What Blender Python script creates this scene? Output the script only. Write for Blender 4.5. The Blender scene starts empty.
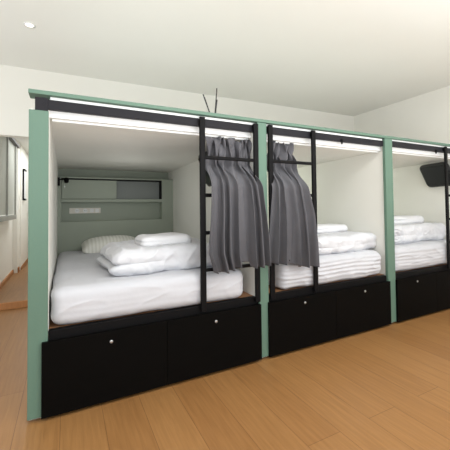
import bpy, bmesh, math, random
from mathutils import Vector, Matrix, noise
random.seed(7)
scene = bpy.context.scene
COL = scene.collection

# ------------------------------------------------------------------ materials
def srgb(r, g, b):
    def f(c):
        c /= 255.0
        return c / 12.92 if c <= 0.04045 else ((c + 0.055) / 1.055) ** 2.4
    return (f(r), f(g), f(b), 1.0)

def mat(name, rgb, rough=0.6, metal=0.0, var=0.04, vscale=6.0, bump=0.0, bscale=60.0, spec=0.5, stretch=(1, 1, 1)):
    m = bpy.data.materials.new(name); m.use_nodes = True
    nt = m.node_tree; n = nt.nodes; l = nt.links
    b = n['Principled BSDF']
    b.inputs['Roughness'].default_value = rough
    b.inputs['Metallic'].default_value = metal
    b.inputs['Specular IOR Level'].default_value = spec
    tc = n.new('ShaderNodeTexCoord'); mp = n.new('ShaderNodeMapping')
    mp.inputs['Scale'].default_value = stretch
    l.new(tc.outputs['Object'], mp.inputs['Vector'])
    ns = n.new('ShaderNodeTexNoise'); ns.inputs['Scale'].default_value = vscale
    ns.inputs['Detail'].default_value = 4
    l.new(mp.outputs['Vector'], ns.inputs['Vector'])
    cr = n.new('ShaderNodeValToRGB')
    c = srgb(*rgb)
    cr.color_ramp.elements[0].position = 0.3; cr.color_ramp.elements[1].position = 0.7
    cr.color_ramp.elements[0].color = (c[0]*(1-var), c[1]*(1-var), c[2]*(1-var), 1)
    cr.color_ramp.elements[1].color = (min(1, c[0]*(1+var)), min(1, c[1]*(1+var)), min(1, c[2]*(1+var)), 1)
    l.new(ns.outputs['Fac'], cr.inputs['Fac'])
    l.new(cr.outputs['Color'], b.inputs['Base Color'])
    if bump > 0:
        n2 = n.new('ShaderNodeTexNoise'); n2.inputs['Scale'].default_value = bscale
        n2.inputs['Detail'].default_value = 3
        l.new(mp.outputs['Vector'], n2.inputs['Vector'])
        bp = n.new('ShaderNodeBump'); bp.inputs['Strength'].default_value = bump
        bp.inputs['Distance'].default_value = 0.01
        l.new(n2.outputs['Fac'], bp.inputs['Height'])
        l.new(bp.outputs['Normal'], b.inputs['Normal'])
    return m

def wood_floor():
    m = bpy.data.materials.new('oak_plank_floor'); m.use_nodes = True
    nt = m.node_tree; n = nt.nodes; l = nt.links; b = n['Principled BSDF']
    tc = n.new('ShaderNodeTexCoord'); mp = n.new('ShaderNodeMapping')
    mp.inputs['Rotation'].default_value = (0, 0, math.radians(90))
    mp.inputs['Location'].default_value = (0.35, 0.05, 0)
    l.new(tc.outputs['Object'], mp.inputs['Vector'])
    br = n.new('ShaderNodeTexBrick')
    br.offset = 0.37; br.inputs['Scale'].default_value = 1.0
    br.inputs['Brick Width'].default_value = 1.9; br.inputs['Row Height'].default_value = 0.2
    br.inputs['Mortar Size'].default_value = 0.0016; br.inputs['Mortar Smooth'].default_value = 0.3
    br.inputs['Color1'].default_value = srgb(151, 110, 66)
    br.inputs['Color2'].default_value = srgb(141, 100, 58)
    br.inputs['Mortar'].default_value = srgb(112, 76, 44)
    br.inputs['Bias'].default_value = -0.1
    l.new(mp.outputs['Vector'], br.inputs['Vector'])
    mp2 = n.new('ShaderNodeMapping'); mp2.inputs['Scale'].default_value = (26, 1.6, 1)
    l.new(tc.outputs['Object'], mp2.inputs['Vector'])
    ns = n.new('ShaderNodeTexNoise'); ns.inputs['Scale'].default_value = 2.2
    ns.inputs['Detail'].default_value = 6; ns.inputs['Distortion'].default_value = 0.5
    l.new(mp2.outputs['Vector'], ns.inputs['Vector'])
    cr = n.new('ShaderNodeValToRGB')
    cr.color_ramp.elements[0].position = 0.3; cr.color_ramp.elements[0].color = (0.84, 0.81, 0.78, 1)
    cr.color_ramp.elements[1].position = 0.7; cr.color_ramp.elements[1].color = (1.04, 1.04, 1.04, 1)
    l.new(ns.outputs['Fac'], cr.inputs['Fac'])
    mx = n.new('ShaderNodeMix'); mx.data_type = 'RGBA'; mx.blend_type = 'MULTIPLY'
    mx.inputs[0].default_value = 1.0
    l.new(br.outputs['Color'], mx.inputs[6]); l.new(cr.outputs['Color'], mx.inputs[7])
    l.new(mx.outputs[2], b.inputs['Base Color'])
    b.inputs['Roughness'].default_value = 0.42
    b.inputs['Specular IOR Level'].default_value = 0.35
    bp = n.new('ShaderNodeBump'); bp.inputs['Strength'].default_value = 0.12; bp.inputs['Distance'].default_value = 0.004
    l.new(ns.outputs['Fac'], bp.inputs['Height']); l.new(bp.outputs['Normal'], b.inputs['Normal'])
    return m

def striped(name, a, c, scale, axis='X', rough=0.85):
    m = bpy.data.materials.new(name); m.use_nodes = True
    nt = m.node_tree; n = nt.nodes; l = nt.links; b = n['Principled BSDF']
    tc = n.new('ShaderNodeTexCoord'); w = n.new('ShaderNodeTexWave')
    w.wave_type = 'BANDS'; w.bands_direction = axis; w.inputs['Scale'].default_value = scale
    w.inputs['Distortion'].default_value = 0.4
    l.new(tc.outputs['Object'], w.inputs['Vector'])
    cr = n.new('ShaderNodeValToRGB')
    cr.color_ramp.elements[0].color = srgb(*a); cr.color_ramp.elements[1].color = srgb(*c)
    cr.color_ramp.elements[0].position = 0.35; cr.color_ramp.elements[1].position = 0.65
    l.new(w.outputs['Fac'], cr.inputs['Fac']); l.new(cr.outputs['Color'], b.inputs['Base Color'])
    b.inputs['Roughness'].default_value = rough
    return m

def emit(name, rgb, s):
    m = bpy.data.materials.new(name); m.use_nodes = True
    b = m.node_tree.nodes['Principled BSDF']
    b.inputs['Emission Color'].default_value = srgb(*rgb); b.inputs['Emission Strength'].default_value = s
    b.inputs['Base Color'].default_value = srgb(*rgb)
    return m

M = dict(
    wall=mat('white_wall_paint', (238, 236, 228), 0.9, var=0.012, vscale=1.5),
    ceil=mat('ceiling_paint', (236, 236, 230), 0.95, var=0.012, vscale=1.2),
    green=mat('sage_green_paint', (90, 118, 102), 0.6, var=0.03, vscale=3, bump=0.04, bscale=90),
    black=mat('black_metal', (13, 12, 13), 0.5, var=0.15, vscale=10, spec=0.12),
    rail=mat('charcoal_metal', (34, 33, 37), 0.5, var=0.1, vscale=10, spec=0.15),
    drawer=mat('black_laminate', (8, 7, 6), 0.55, var=0.15, vscale=9, bump=0.04, bscale=40, spec=0.05, stretch=(1, 1, 8)),
    white=mat('white_laminate', (232, 231, 224), 0.6, var=0.012, vscale=2),
    white_edge=mat('white_edge', (234, 235, 234), 0.5, var=0.01, vscale=3),
    sage_grey=mat('grey_green_panel', (158, 166, 152), 0.6, var=0.02, vscale=3),
    blue_grey=mat('grey_panel', (140, 145, 142), 0.6, var=0.02, vscale=3),
    ply=mat('plywood', (150, 108, 74), 0.7, var=0.18, vscale=5, stretch=(1, 12, 1)),
    sheet=mat('white_sheet', (197, 198, 203), 0.9, var=0.02, vscale=5, bump=0.2, bscale=14),
    duvet=mat('white_duvet', (211, 212, 216), 0.9, var=0.015, vscale=5, bump=0.3, bscale=18),
    towel=mat('white_towel', (226, 226, 228), 0.95, var=0.01, vscale=10, bump=0.25, bscale=150),
    pillow=striped('pillow_stripe', (222, 222, 214), (236, 236, 230), 9, 'X'),
    curtain=mat('grey_curtain', (90, 89, 93), 0.9, var=0.06, vscale=14, bump=0.15, bscale=200),
    steel=mat('brushed_steel', (190, 190, 190), 0.3, metal=0.9, var=0.05),
    tv=mat('black_plastic', (16, 16, 18), 0.45, var=0.1, spec=0.4),
    screen=mat('dark_screen', (8, 9, 12), 0.12, var=0.05),
    socket=mat('white_plastic', (226, 222, 212), 0.5, var=0.02),
    socket_dark=mat('socket_hole', (96, 94, 90), 0.6),
    reed=mat('black_reed', (34, 32, 32), 0.7),
    bottle=mat('amber_bottle', (60, 44, 34), 0.2),
    blind=mat('grey_blind', (200, 202, 194), 0.85, var=0.04, vscale=3, stretch=(6, 6, .4)),
    blind_frame=mat('grey_window_frame', (158, 159, 152), 0.6),
    oaktrim=mat('oak_trim', (170, 116, 68), 0.6, var=0.1, vscale=6, stretch=(8, 1, 1)),
    trackm=mat('dark_track', (70, 68, 64), 0.5),
    lamp=emit('lamp_glow', (255, 246, 226), 8.0),
    lamp_ring=mat('lamp_ring', (240, 240, 236), 0.4),
    floor=wood_floor(),
)

# ------------------------------------------------------------------ mesh helpers
def link(name, bm, m, parent=None, smooth=False):
    me = bpy.data.meshes.new(name)
    bmesh.ops.recalc_face_normals(bm, faces=bm.faces)
    bm.to_mesh(me); bm.free()
    for x in (m if isinstance(m, (list, tuple)) else [m]):
        me.materials.append(x)
    if smooth:
        for p in me.polygons: p.use_smooth = True
    o = bpy.data.objects.new(name, me); COL.objects.link(o)
    if parent: o.parent = parent
    return o

def tag(o, label=None, cat=None, group=None, kind=None):
    if label: o['label'] = label
    if cat: o['category'] = cat
    if group: o['group'] = group
    if kind: o['kind'] = kind
    return o

def empty(name, loc=(0, 0, 0)):
    o = bpy.data.objects.new(name, None); COL.objects.link(o); o.location = loc
    o.empty_display_size = 0.1
    return o

def box(bm, x0, x1, y0, y1, z0, z1, bev=0.0, seg=2):
    r = bmesh.ops.create_cube(bm, size=1.0)
    vs = r['verts']
    for v in vs:
        v.co = Vector((x0 + (v.co.x + .5) * (x1 - x0), y0 + (v.co.y + .5) * (y1 - y0), z0 + (v.co.z + .5) * (z1 - z0)))
    if bev > 0:
        es = list({e for v in vs for e in v.link_edges})
        bmesh.ops.bevel(bm, geom=es, offset=bev, segments=seg, affect='EDGES', profile=0.5)
    return bm

def B(x0, x1, y0, y1, z0, z1, bev=0.0, seg=2):
    return box(bmesh.new(), x0, x1, y0, y1, z0, z1, bev, seg)

def tube(bm, a, b, r, n=12, r2=None):
    a = Vector(a); b = Vector(b); d = b - a
    q = Vector((0, 0, 1)).rotation_difference(d.normalized())
    mt = Matrix.Translation((a + b) / 2) @ q.to_matrix().to_4x4()
    bmesh.ops.create_cone(bm, cap_ends=True, segments=n, radius1=r, radius2=r if r2 is None else r2, depth=d.length, matrix=mt)
    return bm

def T(a, b, r, n=12, r2=None):
    return tube(bmesh.new(), a, b, r, n, r2)

def lathe(bm, prof, n=24, c=(0, 0, 0)):
    rings = []
    for r, z in prof:
        rings.append([bm.verts.new((c[0] + r * math.cos(2 * math.pi * i / n), c[1] + r * math.sin(2 * math.pi * i / n), c[2] + z)) for i in range(n)])
    for a, b in zip(rings, rings[1:]):
        for i in range(n):
            bm.faces.new((a[i], a[(i + 1) % n], b[(i + 1) % n], b[i]))
    bm.faces.new(rings[0][::-1]); bm.faces.new(rings[-1])
    return bm

def soft_box(sx, sy, sz, r, nx, ny, nz, fn=None):
    """rounded, subdivided box centred in x,y, base at z=0; fn(p, n) -> moved point"""
    bm = bmesh.new()
    hx, hy, hz = sx / 2, sy / 2, sz / 2
    vmap = {}
    def vert(p):
        k = (round(p[0], 5), round(p[1], 5), round(p[2], 5))
        if k not in vmap:
            q = Vector(p)
            c = Vector((max(-hx + r[0], min(hx - r[0], q.x)), max(-hy + r[1], min(hy - r[1], q.y)), max(-hz + r[2], min(hz - r[2], q.z))))
            d = Vector(((q.x - c.x) / r[0], (q.y - c.y) / r[1], (q.z - c.z) / r[2]))
            if d.length > 1e-9:
                s = max(abs(d.x), abs(d.y), abs(d.z)); d = d.normalized() * s
            w = c + Vector((d.x * r[0], d.y * r[1], d.z * r[2]))
            nn = d.normalized() if d.length > 1e-9 else Vector((0, 0, 1))
            w.z += hz
            if fn: w = fn(w, nn)
            vmap[k] = bm.verts.new(w)
        return vmap[k]
    def grid(n1, n2, f):
        for i in range(n1):
            for j in range(n2):
                a = [vert(f(u / n1, v / n2)) for u, v in ((i, j), (i + 1, j), (i + 1, j + 1), (i, j + 1))]
                try: bm.faces.new(a)
                except ValueError: pass
    for s in (-1, 1):
        grid(nx, ny, lambda u, v: (-hx + sx * u, -hy + sy * v, s * hz))
        grid(nx, nz, lambda u, v: (-hx + sx * u, s * hy, -hz + sz * v))
        grid(ny, nz, lambda u, v: (s * hx, -hy + sy * u, -hz + sz * v))
    return bm

def sm(a, b, x):
    t = max(0.0, min(1.0, (x - a) / (b - a))); return t * t * (3 - 2 * t)

# ------------------------------------------------------------------ the setting
YB = 2.36       # back wall of the room
def struct(name, bm, m, **k):
    o = link(name, bm, m); tag(o, kind='structure', **k); return o

struct('floor', B(-1.6, 5.1, -4.5, 7.2, -0.06, 0.0), M['floor'])
bm = bmesh.new()
box(bm, -1.6, 5.1, -4.5, YB + .12, 0, 0.12)
for v in bm.verts: v.co.z += 2.712 + 0.0142 * v.co.x
struct('ceiling', bm, M['ceil'])
bm = bmesh.new()
box(bm, 0.02, 5.1, YB, YB + .12, 0, 2.9)
box(bm, -1.6, 0.02, YB, YB + .12, 1.925, 2.9)
box(bm, -1.6, -1.2, YB, YB + .12, 0, 1.925)
struct('wall_back', bm, M['wall'])
struct('wall_right', B(4.97, 5.1, -4.5, YB, 0, 2.9), M['wall'])
# raised passage beyond the opening
struct('floor_passage', B(-1.2, 0.9, 2.4, 7.2, 0.0, 0.076, 0.004), M['floor'])
struct('trim_step', B(-1.2, 0.02, 2.375, 2.402, 0.0, 0.074, 0.003), M['oaktrim'])
bm = bmesh.new()
box(bm, -0.75, -0.585, YB + .12, 3.15, 0, 2.4)
box(bm, -0.75, -0.585, 3.15, 4.35, 0, 1.0)
box(bm, -0.75, -0.585, 3.15, 4.35, 2.12, 2.4)
box(bm, -0.75, -0.515, 4.35, 4.62, 0, 2.4)
box(bm, -0.75, -0.50, 4.62, 7.2, 0, 2.4)
struct('wall_passage_left', bm, M['wall'])
struct('wall_passage_right', B(0.5, 0.6, YB + .12, 7.2, 0, 2.4), M['wall'])
struct('wall_passage_end', B(-0.75, 0.6, 6.9, 7.0, 0, 2.4), M['wall'])
struct('ceiling_passage', B(-1.2, 0.6, YB + .12, 7.2, 2.2, 2.3), M['ceil'])
bm = bmesh.new()
box(bm, -0.585, -0.565, YB + .12, 4.35, 0.076, 0.13)
box(bm, -0.50, -0.49, 4.62, 6.9, 0.076, 0.125)
struct('baseboard_passage', bm, M['oaktrim'])
struct('trim_pilaster', B(-0.53, -0.495, 4.36, 4.46, 0.076, 0.16, 0.004), M['oaktrim'])

# passage window with a drawn grey blind
w = struct('window_1', B(-0.545, -0.49, 2.52, 3.98, 0.955, 1.02, 0.006), M['blind_frame'])
bm = bmesh.new()
N = 60
for i in range(N + 1):
    y = 2.53 + (3.96 - 2.53) * i / N
    x = -0.525 + 0.008 * math.sin(i * 1.15)
    bm.verts.new((x, y, 1.03)); bm.verts.new((x, y, 2.1))
bm.verts.ensure_lookup_table()
for i in range(N):
    bm.faces.new((bm.verts[2*i], bm.verts[2*i+2], bm.verts[2*i+3], bm.verts[2*i+1]))
link('window_blind', bm, M['blind'], w)
bm = bmesh.new()
box(bm, -0.515, -0.495, 3.15, 3.18, 1.02, 2.1)
box(bm, -0.515, -0.495, 3.93, 3.98, 1.02, 2.1)
link('window_frame', bm, M['blind_frame'], w)
tr = link('curtain_track', B(-0.52, -0.47, 2.9, 4.15, 2.06, 2.1, 0.004), M['trackm'])
tag(tr, 'dark curtain track above the window of the passage at far left', 'curtain track')

# narrow black-framed panel and a light switch on the passage wall
pf = empty('wall_mirror', (-0.49, 5.0, 1.2))
tag(pf, 'narrow black framed wall mirror on the white passage wall at far left', 'mirror')
bm = bmesh.new()
for a in ((-.015, .008, -.26, -.22, 0, .58), (-.015, .008, .24, .26, 0, .58), (-.015, .02, -.235, .235, 0, .03), (-.015, .02, -.235, .235, .55, .58)):
    box(bm, *a)
link('frame', bm, M['black'], pf)
link('glass', B(-.01, .010, -.225, .243, .02, .56), M['white_edge'], pf)
pf.location = (-0.484, 4.95, 1.26); pf.scale = (1, .55, .95)
ls = empty('light_switch', (-0.485, 5.75, 0.95))
tag(ls, 'small white light switch on the passage wall beside the green post', 'light switch')
link('plate', B(-.012, .004, -.05, .05, 0, .1, .003), M['socket'], ls)
link('rocker', B(.004, .010, -.025, .025, .02, .08, .002), M['white_edge'], ls)

# recessed ceiling spot
dl = empty('ceiling_spotlight', (-0.112, 1.30, 2.7093))
tag(dl, 'small round recessed spotlight glowing in the white ceiling', 'ceiling light')
bm = bmesh.new(); lathe(bm, [(0.03, -0.001), (0.046, -0.004), (0.046, 0.002), (0.03, 0.002)], 28)
link('trim_ring', bm, M['lamp_ring'], dl, True)
bm = bmesh.new(); lathe(bm, [(0.001, -0.003), (0.022, -0.003), (0.03, -0.0005), (0.03, 0.002)], 24)
link('lens', bm, M['lamp'], dl, True)

# ------------------------------------------------------------------ sleeping pods
ZP = 0.45      # platform top
ZC = 1.606     # pod ceiling, front
ZC2 = 1.565    # pod ceiling, back
YF, YE = 0.035, 2.26
PODS = [  # post x0,x1 ; wall x0,x1 (left divider); inner right x ; dz ; locks ; drawer split
    dict(p=(0.0, 0.09), w=(0.004, 0.092), r=1.377, dz=0.0, d=(0.063, 0.722, 1.397), lock=(0.401, 1.047)),
    dict(p=(1.395, 1.474), w=(1.377, 1.476), r=2.795, dz=0.003, d=(1.463, 2.11, 2.775), lock=(1.79, 2.445)),
    dict(p=(2.772, 2.874), w=(2.795, 2.872), r=4.17, dz=0.012, d=(2.868, 3.47, 4.20), lock=(3.165, 3.86)),
]
PLAB = ['sage green and white sleeping pod nearest the camera, grey shelf niche in its back wall',
        'middle sleeping pod of the row, between two sage green posts, ladder at its left',
        'farthest sleeping pod on the right, with a black television on its wall']
for i, P in enumerate(PODS):
    ox = P['p'][0]
    pod = empty('sleeping_pod', (ox, 0, 0))
    tag(pod, PLAB[i], 'bunk bed', 'sleeping pods in the row')
    def part(name, bm, m, parent=None, sm_=False, label=None):
        bmesh.ops.translate(bm, verts=bm.verts, vec=(-ox, 0, 0))
        o = link(name, bm, m, parent or pod, sm_)
        if label: o['label'] = label
        return o
    dz = P['dz']; xL = P['w'][1]; xR = P['r']
    ztop = 1.626 if i == 0 else 1.7114 + .004 * (ox - 1)
    part('post', B(P['p'][0], P['p'][1], -0.03, 0.0, 0.018, ztop, 0.003), M['green'], label='sage green front post')
    if i == 2:
        part('post', B(4.19, 4.275, -0.03, 0.0, 0.018, ztop, 0.003), M['green'])
        part('side_panel', B(4.17, 4.272, .002, YE, 0.0, 1.64, .002), M['white'])
    part('side_panel', B(P['w'][0], P['w'][1], .002, YE, 0.0, 1.64, .002), M['white'])
    part('back_panel', B(xL, xR, YE, YE + .03, 0.0, 1.64), M['white'] if i else M['sage_grey'])
    bm = B(xL, xR, YF, YE, 0, 0.02)
    for v in bm.verts:
        t = (v.co.y - YF) / (YE - YF); base = ZC + (ZC2 - ZC) * t + dz
        v.co.z = base if v.co.z < .01 else 1.65
    part('roof_panel', bm, M['white'])
    part('fascia', B(xL if i else 0.09, xR, 0.028, 0.05, ZC + dz, 1.71 + dz, .002), M['white_edge'], label='bright white strip above the opening')
    # curtain rail beam
    rx0, rx1 = (0.026 if i == 0 else P['p'][1]), (PODS[i + 1]['p'][0] if i < 2 else 4.19)
    rl = part('curtain_rail', B(rx0, rx1, -0.012, 0.022, 1.642 + dz, 1.694 + dz, 0.003), M['rail'], label='flat charcoal metal beam across the opening')
    part('light_strip', B(rx0 + (.07 if i == 0 else .004), rx1 - .004, -0.004, 0.024, 1.695 + dz, 1.7115 + dz, .001), M['white_edge'], label='thin white strip above the charcoal beam')
    if i == 0:
        part('bracket', B(0.026, 0.086, -0.016, 0.02, 1.626, 1.70, 0.003), M['rail'], rl)
        part('bolt', T((0.066, -0.016, 1.668), (0.066, -0.019, 1.668), 0.005), M['rail'], rl)
    # LED/curtain track underneath fascia, behind the beam
    part('curtain_track', B(xL + .01, xR - .01, 0.052, 0.07, ZC + dz - .014, ZC + dz, .003), M['white_edge'])
    if i:
        hx = (2.245 if i == 1 else 3.585)
        bm = bmesh.new()
        tube(bm, (hx, -.014, 1.655 + dz), (hx, -.014, 1.618 + dz), 0.016, 10, 0.005)
        tube(bm, (hx, -.014, 1.66 + dz), (hx, -.002, 1.66 + dz), 0.008)
        part('hook', bm, M['black'], rl)
    # base
    bm = bmesh.new()
    bx0 = xL if i == 0 else P['p'][1]
    bx1 = rx1
    box(bm, bx0, bx1, -0.012, 0.03, 0.395, ZP, 0.002)
    box(bm, bx0, bx1, 0.0, 0.03, 0.02, 0.395)
    part('base_frame', bm, M['black'])
    part('platform', B(xL, xR, 0.03, YE, ZP - .03, ZP - .001), M['ply'], label='brown plywood mattress platform')
    d0, ds, d1 = P['d']
    for k, (a, b) in enumerate(((d0, ds - .0012), (ds + .0012, d1))):
        dr = part('drawer', B(a, b, -0.05, -0.031, 0.018, 0.404, 0.001), M['drawer'])
        lx = P['lock'][k]; lz = 0.345 + (0.012 if i else 0)
        bm = bmesh.new()
        lathe(bm, [(0.003, 0), (0.0095, 0), (0.0095, .003), (0.007, .005), (0.003, .005)], 16)
        bmesh.ops.rotate(bm, verts=bm.verts, cent=(0, 0, 0), matrix=Matrix.Rotation(math.radians(90), 3, 'X'))
        bmesh.ops.translate(bm, verts=bm.verts, vec=(lx, -0.05, lz))
        lk = part('lock', bm, M['steel'], dr, True, 'small round steel drawer lock')
    if i == 0:
        # shelf unit with a niche in the back wall
        X0, X1, Y0 = 0.125, 1.235, 2.05
        bm = bmesh.new()
        t = .02
        box(bm, xL, X0, Y0, YE, .3, 1.44); box(bm, X1, xR, Y0, YE, .3, 1.44)     # cheeks
        box(bm, X0, X1, Y0, YE, .3, .955)                                         # lower front
        box(bm, X0, X1, Y0, YE, 1.172, 1.205, .002)                               # shelf
        box(bm, xL, xR, Y0, YE, 1.44, 1.455)                                      # top
        box(bm, X0, X1, Y0 + .12, YE, .95, 1.44)                                  # back of recess
        sh = part('shelf_unit', bm, M['sage_grey'], label='grey green shelf unit in the back wall')
        part('recess_lining', B(.70, X1 - .01, Y0 + .113, Y0 + .119, 1.207, 1.426), M['blue_grey'], sh, label='grey lining of the open upper shelf')
        part('sliding_panel', B(X0 + .004, .70, Y0 + .018, Y0 + .03, 1.21, 1.425, .001), M['sage_grey'], sh)
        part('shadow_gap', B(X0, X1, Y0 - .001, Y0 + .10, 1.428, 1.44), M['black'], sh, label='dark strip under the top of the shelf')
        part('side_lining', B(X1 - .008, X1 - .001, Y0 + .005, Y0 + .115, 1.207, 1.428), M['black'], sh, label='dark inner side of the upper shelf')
        part('finger_hole', T((X0 + .035, Y0 + .018, 1.345), (X0 + .035, Y0 + .012, 1.345), .006), M['steel'], sh)

# long green board on top
bm = B(-0.003, 4.285, -0.03, 0.075, 1.712, 1.735, 0.003)
for v in bm.verts:
    v.co.z += 0.004 * max(0.0, v.co.x - 1.0)
tb = link('top_board', bm, M['green'])
tag(tb, 'long sage green board running along the top of all three sleeping pods', 'board')

# ------------------------------------------------------------------ ladders
def ladder(x0, x1, label, dz=0.0):
    xm = (x0 + x1) / 2
    t = empty('bunk_ladder', (xm, -0.03, ZP))
    tag(t, label, 'ladder', 'black ladders of the pods')
    hw = (x1 - x0) / 2; wd = 0.038
    for s in (-1, 1):
        a = s * hw - (wd if s > 0 else 0)
        link('side_rail', B(a, a + wd, -0.016, 0.006, -.03, 1.698 - ZP + dz, 0.005), M['black'], t)
        if s != 0:
            link('bracket', B(a + .004, a + wd - .004, .006, .017, 1.655 - ZP + dz, 1.685 - ZP + dz, .001), M['black'], t)
    for z in (1.43, 1.178, 0.929, 0.685):
        link('rung', B(-hw + wd - .002, hw - wd + .002, -0.012, 0.004, z - .012 - ZP + dz, z + .012 - ZP + dz, 0.006), M['black'], t)
    return t
ladder(0.947, 1.396, 'black metal ladder on the nearest pod, with the left grey curtain hung through it')
ladder(1.484, 1.932, 'black metal ladder of the middle pod, with the right grey curtain hung through it', 0.004)
ladder(3.70, 4.15, 'black ladder of the farthest pod, cut off by the right edge', 0.012)

# ------------------------------------------------------------------ curtains
def lerp_tab(tab, z):
    if z >= tab[0][0]: return tab[0][1]
    for (za, a), (zb, b) in zip(tab, tab[1:]):
        if z >= zb:
            t = (za - z) / (za - zb); return a + (b - a) * t
    return tab[-1][1]

def curtain(name, L, R, ztop, bot, nf, seed, label, jag):
    NU, NZ = 220, 110
    rnd = random.Random(seed)
    cent = [(k + .5 + rnd.uniform(-.22, .22)) / nf for k in range(nf)]
    amp = [rnd.uniform(.75, 1.25) for _ in range(nf)]
    bm = bmesh.new(); g = []
    for j in range(NZ + 1):
        row = []
        for i in range(NU + 1):
            u = i / NU
            zt = ztop - .012 + jag * (0.6 * math.sin(u * 19 + seed) + 0.4 * math.sin(u * 41 + seed * 2))
            zb = bot(u)
            z = zt + (zb - zt) * (j / NZ)
            xl, xr = lerp_tab(L, z), lerp_tab(R, z)
            hd = sm(1.22, 1.455, z)                       # header above the top rung
            low = 1 - sm(.66, 1.35, z)
            # folds: sum of soft pleats
            ph = 2 * math.pi * nf * (u + .045 * math.sin(2 * math.pi * u * 1.7 + seed) + .022 * math.sin(z * 3.1 + seed * 1.3 + u * 4))
            k = min(nf - 1, int(u * nf))
            f = math.sin(ph)
            f = math.copysign(abs(f) ** .75, f) * amp[k]
            f2 = math.sin(ph * 2.03 + z * 1.7 + seed)
            a = .020 + .020 * low
            y = -.085 - a * f - .006 * f2
            w1 = math.sin(ph * 1.0 + .9 * math.sin(z * 24 + seed)); w2 = math.sin(ph * 2.3 + z * 19 + seed)
            yh = .050 - .024 * math.copysign(abs(w1) ** .8, w1) - .011 * w2
            # only inside the ladder above the top rung
            y = y * (1 - hd) + yh * hd
            x = xl + (xr - xl) * u + (.012 * math.cos(ph) * (1 - hd)) + .012 * hd * math.sin(ph * 1.4 + z * 30)
            x += .006 * noise.noise(Vector((u * 9, z * 4, seed)))
            row.append(bm.verts.new((x, y, z)))
        g.append(row)
    for j in range(NZ):
        for i in range(NU):
            bm.faces.new((g[j][i], g[j][i + 1], g[j + 1][i + 1], g[j + 1][i]))
    o = link(name, bm, M['curtain'], None, True)
    md = o.modifiers.new('thick', 'SOLIDIFY'); md.thickness = 0.003
    tag(o, label, 'curtain', 'grey curtains hung through the ladders')
    return o
curtain('bed_curtain',
        [(1.61, 1.03), (1.46, 1.02), (1.40, 1.0), (1.146, .993), (.885, .976), (.79, .975), (.66, 1.01)],
        [(1.61, 1.385), (1.46, 1.37), (1.40, 1.347), (1.29, 1.372), (1.04, 1.405), (.86, 1.42), (.66, 1.428)],
        1.600, lambda u: .674 + .012 * u - .010 * math.sin(u * 9) + (.03 if .58 < u < .68 else 0), 6, 3,
        'grey gathered curtain hanging on the left side of the middle green post', .016)
curtain('bed_curtain',
        [(1.61, 1.558), (1.46, 1.545), (1.40, 1.51), (1.15, 1.494), (.86, 1.471), (.66, 1.452)],
        [(1.61, 1.785), (1.46, 1.79), (1.40, 1.765), (1.22, 1.80), (1.03, 1.845), (.83, 1.865), (.60, 1.868)],
        1.602, lambda u: .695 - .07 * u - .005 * math.sin(u * 11), 4, 11,
        'grey gathered curtain hanging on the right side of the middle green post', .02)

# ------------------------------------------------------------------ bedding
def place(bm, loc, rz=0.0):
    bmesh.ops.rotate(bm, verts=bm.verts, cent=(0, 0, 0), matrix=Matrix.Rotation(rz, 3, 'Z'))
    return loc

def mattress(x0, x1, y0, y1, z1, label, seed, stripes):
    sx, sy, sz = x1 - x0, y1 - y0, z1 - ZP
    def fn(p, n):
        q = Vector((p.x * 3, p.y * 3, p.z * 5 + seed))
        p = p + n * (.007 * noise.noise(q) + .004 * noise.noise(q * 2.7))
        w = 1 - abs(noise.noise(Vector((p.x * 4 + seed, p.y * 4, p.z * 9)))) * 2
        p = p + n * (.004 * stripes + .003) * max(0, w) ** 5
        if n.y < -.3:                      # front face: slack sheet
            s = math.sin(p.z * 190 + 2.6 * noise.noise(Vector((p.x * 2.2, seed, p.z * 5))))
            p.y += stripes * .0026 * (.5 + .5 * noise.noise(Vector((p.x * 3, seed, p.z * 12))) + .3) * math.copysign(abs(s) ** .6, s)
            p.y -= .012 * math.sin(math.pi * min(1, max(0, p.z / sz)))
        p.z = max(p.z, 0.0)
        if p.z > sz * .5: p.z -= .020 * sm(-sy / 2, sy / 2, p.y)
        return p
    bm = soft_box(sx, sy, sz, (.065, .06, .05), 90, 60, 44, fn)
    o = link('mattress', bm, M['sheet'], None, True); o.location = ((x0 + x1) / 2, (y0 + y1) / 2, ZP)
    tag(o, label, 'mattress', 'mattresses in the pods')
    return o
mattress(.10, 1.295, .0, 2.03, .662, 'white sheeted mattress of the nearest pod on the left', 1.0, .12)
mattress(1.61, 2.742, .004, 2.2, .676, 'white sheeted mattress with horizontal creases in the middle pod', 4.0, 1.0)
mattress(2.892, 4.08, .004, 2.2, .692, 'white sheeted mattress in the farthest pod on the right', 8.0, .6)

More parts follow.
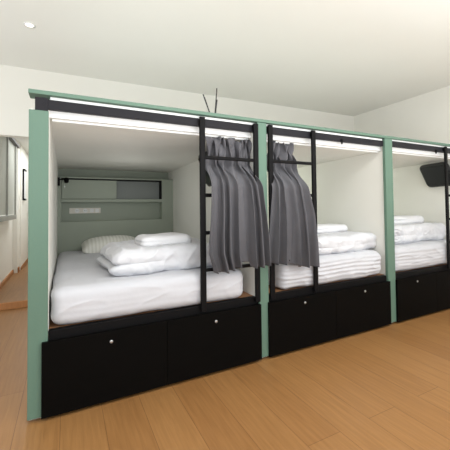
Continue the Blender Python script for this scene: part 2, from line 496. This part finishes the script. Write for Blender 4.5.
def duvet(cx, cy, z, sx, sy, sz, rz, label, seed, crease, roll=None):
    def fn(p, n):
        q = Vector((p.x * 5 + seed, p.y * 5, p.z * 6))
        p = p + n * (.014 * noise.noise(q) + .008 * noise.noise(q * 2.3) + .003 * noise.noise(q * 6))
        t = p.z / sz
        w = 1 - abs(noise.noise(Vector((p.x * 7 + seed, p.y * 5 + p.x * 3, p.z * 8)))) * 2.2
        p = p + n * .008 * max(0, w) ** 4
        # two round lobes meeting at a fold line, strongest at the left end
        side = min(1.0, math.hypot(n.x, n.y) * 1.3)
        left = 1 - sm(-sx * .5, sx * .12, p.x)
        cz = crease + .04 * math.sin(p.x * 6 + seed)
        lf = t / cz if t < cz else (t - cz) / (1 - cz)
        e = 1 - math.sqrt(max(0.0, 1 - (2 * min(1, max(0, lf)) - 1) ** 2))
        p.x += .062 * e * side * max(0.0, -n.x)
        p.y += .034 * e * side * max(0.0, -n.y) * (left ** 1.5 + .06)
        p.x += .03 * left * sm(cz, cz + .35, t)
        if roll and n.y < -.35:
            rx, rzz, rr = roll
            dx, dz_ = p.x - rx, (p.z - rzz) * 1.25
            r = math.hypot(dx, dz_)
            if r < rr:
                th = math.atan2(dz_, dx)
                ph = r / rr * 3.2 - th / (2 * math.pi)
                g = (math.cos(2 * math.pi * ph) * .5 + .5) ** 3
                p.y += .022 * g * sm(rr, rr * .75, r) - .0
        p.z = max(p.z, 0)
        return p
    bm = soft_box(sx, sy, sz, (.075, .07, sz * .36), 84, 60, 44, fn)
    loc = place(bm, None, rz)
    o = link('duvet', bm, M['duvet'], None, True); o.location = (cx, cy, z)
    tag(o, label, 'duvet', 'folded duvets on the beds')
    return o
duvet(.80, .47, .656, .80, .66, .172, .03, 'white duvet folded into a thick pad on the nearest bed under a towel', 2.0, .47)
duvet(2.315, .40, .670, .98, .66, .160, .03, 'white duvet folded on the middle bed with a rolled end by the ladder', 5.0, .45, (-.34, .07, .11))
duvet(3.50, .48, .684, 1.12, .66, .195, .02, 'white duvet folded on the farthest bed with its rolled end showing beside the green post', 9.0, .45, (-.36, .08, .14))

def towel(cx, cy, z, sx, sy, sz, rz, label, seed, slit):
    def fn(p, n):
        q = Vector((p.x * 6 + seed, p.y * 6, p.z * 9))
        p = p + n * (.007 * noise.noise(q) + .003 * noise.noise(q * 3))
        t = p.z / sz
        side = max(abs(n.x), abs(n.y))
        if n.x < .2:
            p = p - Vector((n.x, n.y, 0)) * slit * math.exp(-((t - .5) / .12) ** 2) * side * sm(.1, -sx / 2, p.x)
        p.z = max(p.z, 0)
        return p
    bm = soft_box(sx, sy, sz, (.06, .05, sz * .48), 44, 30, 18, fn)
    place(bm, None, rz)
    o = link('towel', bm, M['towel'], None, True); o.location = (cx, cy, z)
    tag(o, label, 'towel', 'folded towels on the duvets')
    return o
towel(.825, .44, .806, .385, .28, .092, .02, 'white folded bath towel on top of the nearest duvet', 1.5, .008)
towel(2.43, .50, .824, .56, .30, .085, .03, 'white folded bath towel on the duvet of the middle bed', 6.5, .03)
towel(3.63, .50, .868, .60, .32, .10, -.03, 'white folded bath towel on the duvet of the farthest bed', 3.5, .04)

# pillow at the head of the first bed
def pfn(p, n):
    u, v = p.x / .30, p.y / .19
    e = (max(0, 1 - abs(u) ** 2.4) ** .5) * (max(0, 1 - abs(v) ** 2.4) ** .5)
    z = (p.z - .07) * (.14 + .86 * e) + .07
    p.z = z - .045 * (1 - e) + .004 * noise.noise(Vector((p.x * 8, p.y * 8, 2)))
    p.z = max(p.z, 0.0)
    return p
bm = soft_box(.60, .38, .14, (.06, .06, .06), 40, 30, 10, pfn)
pl = link('pillow', bm, M['pillow'], None, True)
pl.location = (.62, 1.81, .652); pl.rotation_euler = (math.radians(10), 0, 0)
tag(pl, 'white striped pillow at the head of the nearest bed below the shelf', 'pillow')

# ------------------------------------------------------------------ televisions
def television(loc, rot, label):
    t = empty('television', loc); t.rotation_euler = rot
    tag(t, label, 'television', 'black televisions inside the pods')
    def fn(p, n):
        if n.y < 0 and abs(p.x) < .3:    # bulging back
            e = max(0, 1 - (abs(p.x) / .27) ** 4) * max(0, 1 - (abs(p.z - .15) / .17) ** 4)
            p.y -= .022 * e
        return p
    bm = soft_box(.40, .035, .30, (.06, .012, .06), 24, 4, 18, fn)
    link('casing', bm, M['tv'], t, True)
    link('screen', B(-.175, .175, .0165, .0185, .03, .27, .0005), M['screen'], t)
    bm = bmesh.new()
    box(bm, -.05, .05, -.045, -.03, .05, .12, .004)
    link('mount_plate', bm, M['black'], t)
    return t
television((1.31, .545, 1.285), (math.radians(-18), 0, math.radians(86)), 'black television on the right wall of the nearest pod, mostly hidden by the grey curtain')
television((4.11, .245, 1.31), (math.radians(-27), 0, math.radians(76)), 'black television tilted down near the ceiling of the farthest pod')

# ------------------------------------------------------------------ small fittings in pod one
sk = empty('socket_panel', (.37, 2.17, 1.075))
tag(sk, 'cream panel of switches and sockets inside the shelf niche of the nearest pod', 'socket panel')
link('plate', B(-.165, .165, -.012, 0, -.032, .032, .003), M['socket'], sk)
for x in (-.085, .0):
    bm = T((x, -.012, 0), (x, -.017, 0), .024, 20); o = link('socket', bm, M['white_edge'], sk)
    bm = bmesh.new()
    for d in (-.009, .009): tube(bm, (x + d, -.0171, 0), (x + d, -.0182, 0), .0035, 8)
    link('socket_hole', bm, M['socket_dark'], o)
for x in (.07, .125):
    link('switch', B(x - .02, x + .02, -.018, -.012, -.022, .022, .003), M['white_edge'], sk)

rd = empty('reading_light', (.092, 2.0, 1.40))
tag(rd, 'small black reading light on the left wall beside the shelf of the nearest pod', 'reading light')
link('base', B(0, .022, -.03, .03, -.05, .04, .004), M['black'], rd)
link('arm', T((.02, 0, .02), (.09, .0, .02), .006), M['black'], rd)
bm = bmesh.new(); tube(bm, (.085, 0, .028), (.085, -.02, -.012), .026, 16, .02)
link('lamp_head', bm, M['black'], rd)

# reed diffuser on top of the pods
df = empty('reed_diffuser', (1.125, .13, 1.65))
tag(df, 'small reed diffuser with four dark reeds standing on the pod roof', 'reed diffuser')
bm = bmesh.new(); lathe(bm, [(.0, 0), (.028, 0), (.03, .004), (.03, .045), (.012, .055), (.012, .068), (.009, .068)], 20)
link('bottle', bm, M['bottle'], df, True)
for a in ((-.085, .0, .262), (-.066, .02, .248), (.024, .0, .322), (.038, .03, .248)):
    link('reed', T((-.1 * a[0], 0, .02), a, .0042, 8), M['reed'], df)

# ------------------------------------------------------------------ lights
def area(name, loc, rot, sx, sy, e, col=(1, 1, 1)):
    d = bpy.data.lights.new(name, 'AREA'); d.shape = 'RECTANGLE'; d.size = sx; d.size_y = sy
    d.energy = e; d.color = col
    o = bpy.data.objects.new(name, d); COL.objects.link(o); o.location = loc; o.rotation_euler = rot
    return o
area('ceiling_fill', (1.6, -1.7, 2.66), (0, 0, 0), 3.0, 1.4, 40, (.98, .99, 1))  # added overhead fill for evenly bright whites, not an actual fixture
area('uplight_fill', (1.5, -2.7, .7), (math.radians(180), 0, 0), 5.0, 2.2, 160, (.96, .985, 1))  # added behind the camera, aimed up to brighten the dim ceiling
area('front_fill', (1.5, -4.2, 1.5), (math.radians(90), 0, 0), 4.5, 2.2, 40, (.97, .985, 1))  # front fill added behind the camera, no window there
area('passage_fill', (-.05, 4.6, 2.17), (0, 0, 0), .5, 2.5, 20, (.95, .98, 1))  # added fill that brightens the passage walls, no lamp modelled
def pt(name, loc, e, r=.08, col=(1, .97, .9)):
    d = bpy.data.lights.new(name, 'POINT'); d.energy = e; d.shadow_soft_size = r; d.color = col
    o = bpy.data.objects.new(name, d); COL.objects.link(o); o.location = loc
pt('pod_fill', (.72, 1.35, 1.2), 1.6, .22, (1, 1, .95))  # added to lift the dark interior of the nearest pod, no fixture
pt('pod_fill', (2.15, 1.6, 1.42), 5.5, .1, (.96, 1, .88))  # unseen light without a fixture, added to brighten the middle pod
pt('pod_fill', (3.45, 1.6, 1.42), 6, .1, (.96, 1, .86))  # same kind of added hidden light inside the farthest pod

wd = bpy.data.worlds.new('World'); scene.world = wd; wd.use_nodes = True
bg = wd.node_tree.nodes['Background']
bg.inputs['Color'].default_value = (.93, .972, 1, 1); bg.inputs['Strength'].default_value = 1.22

# ------------------------------------------------------------------ camera
f, yaw, pitch, roll, pcx, pcy, X, Y = (327.6084, .4947, .028, -.0124, 242.7223, 197.3862, .1733, -2.0592)
Fv = Vector((math.sin(yaw) * math.cos(pitch), math.cos(yaw) * math.cos(pitch), math.sin(pitch)))
Rv = Vector((math.cos(yaw), -math.sin(yaw), 0)); Uv = Rv.cross(Fv)
r_ = math.cos(roll) * Rv + math.sin(roll) * Uv
u_ = -math.sin(roll) * Rv + math.cos(roll) * Uv
cd = bpy.data.cameras.new('Camera'); cam = bpy.data.objects.new('Camera', cd); COL.objects.link(cam)
mw = Matrix.Identity(4)
for k in range(3):
    mw[k][0] = r_[k]; mw[k][1] = u_[k]; mw[k][2] = -Fv[k]
mw[0][3], mw[1][3], mw[2][3] = X, Y, 1.1
cam.matrix_world = mw
cd.sensor_width = 36; cd.lens = f * 36 / 450
cd.shift_x = (225 - pcx) / 450; cd.shift_y = (pcy - 225) / 450
cd.clip_start = 0.02
scene.camera = cam
scene.view_settings.view_transform = 'Standard'
scene.view_settings.look = 'None'
scene.view_settings.exposure = 0.10
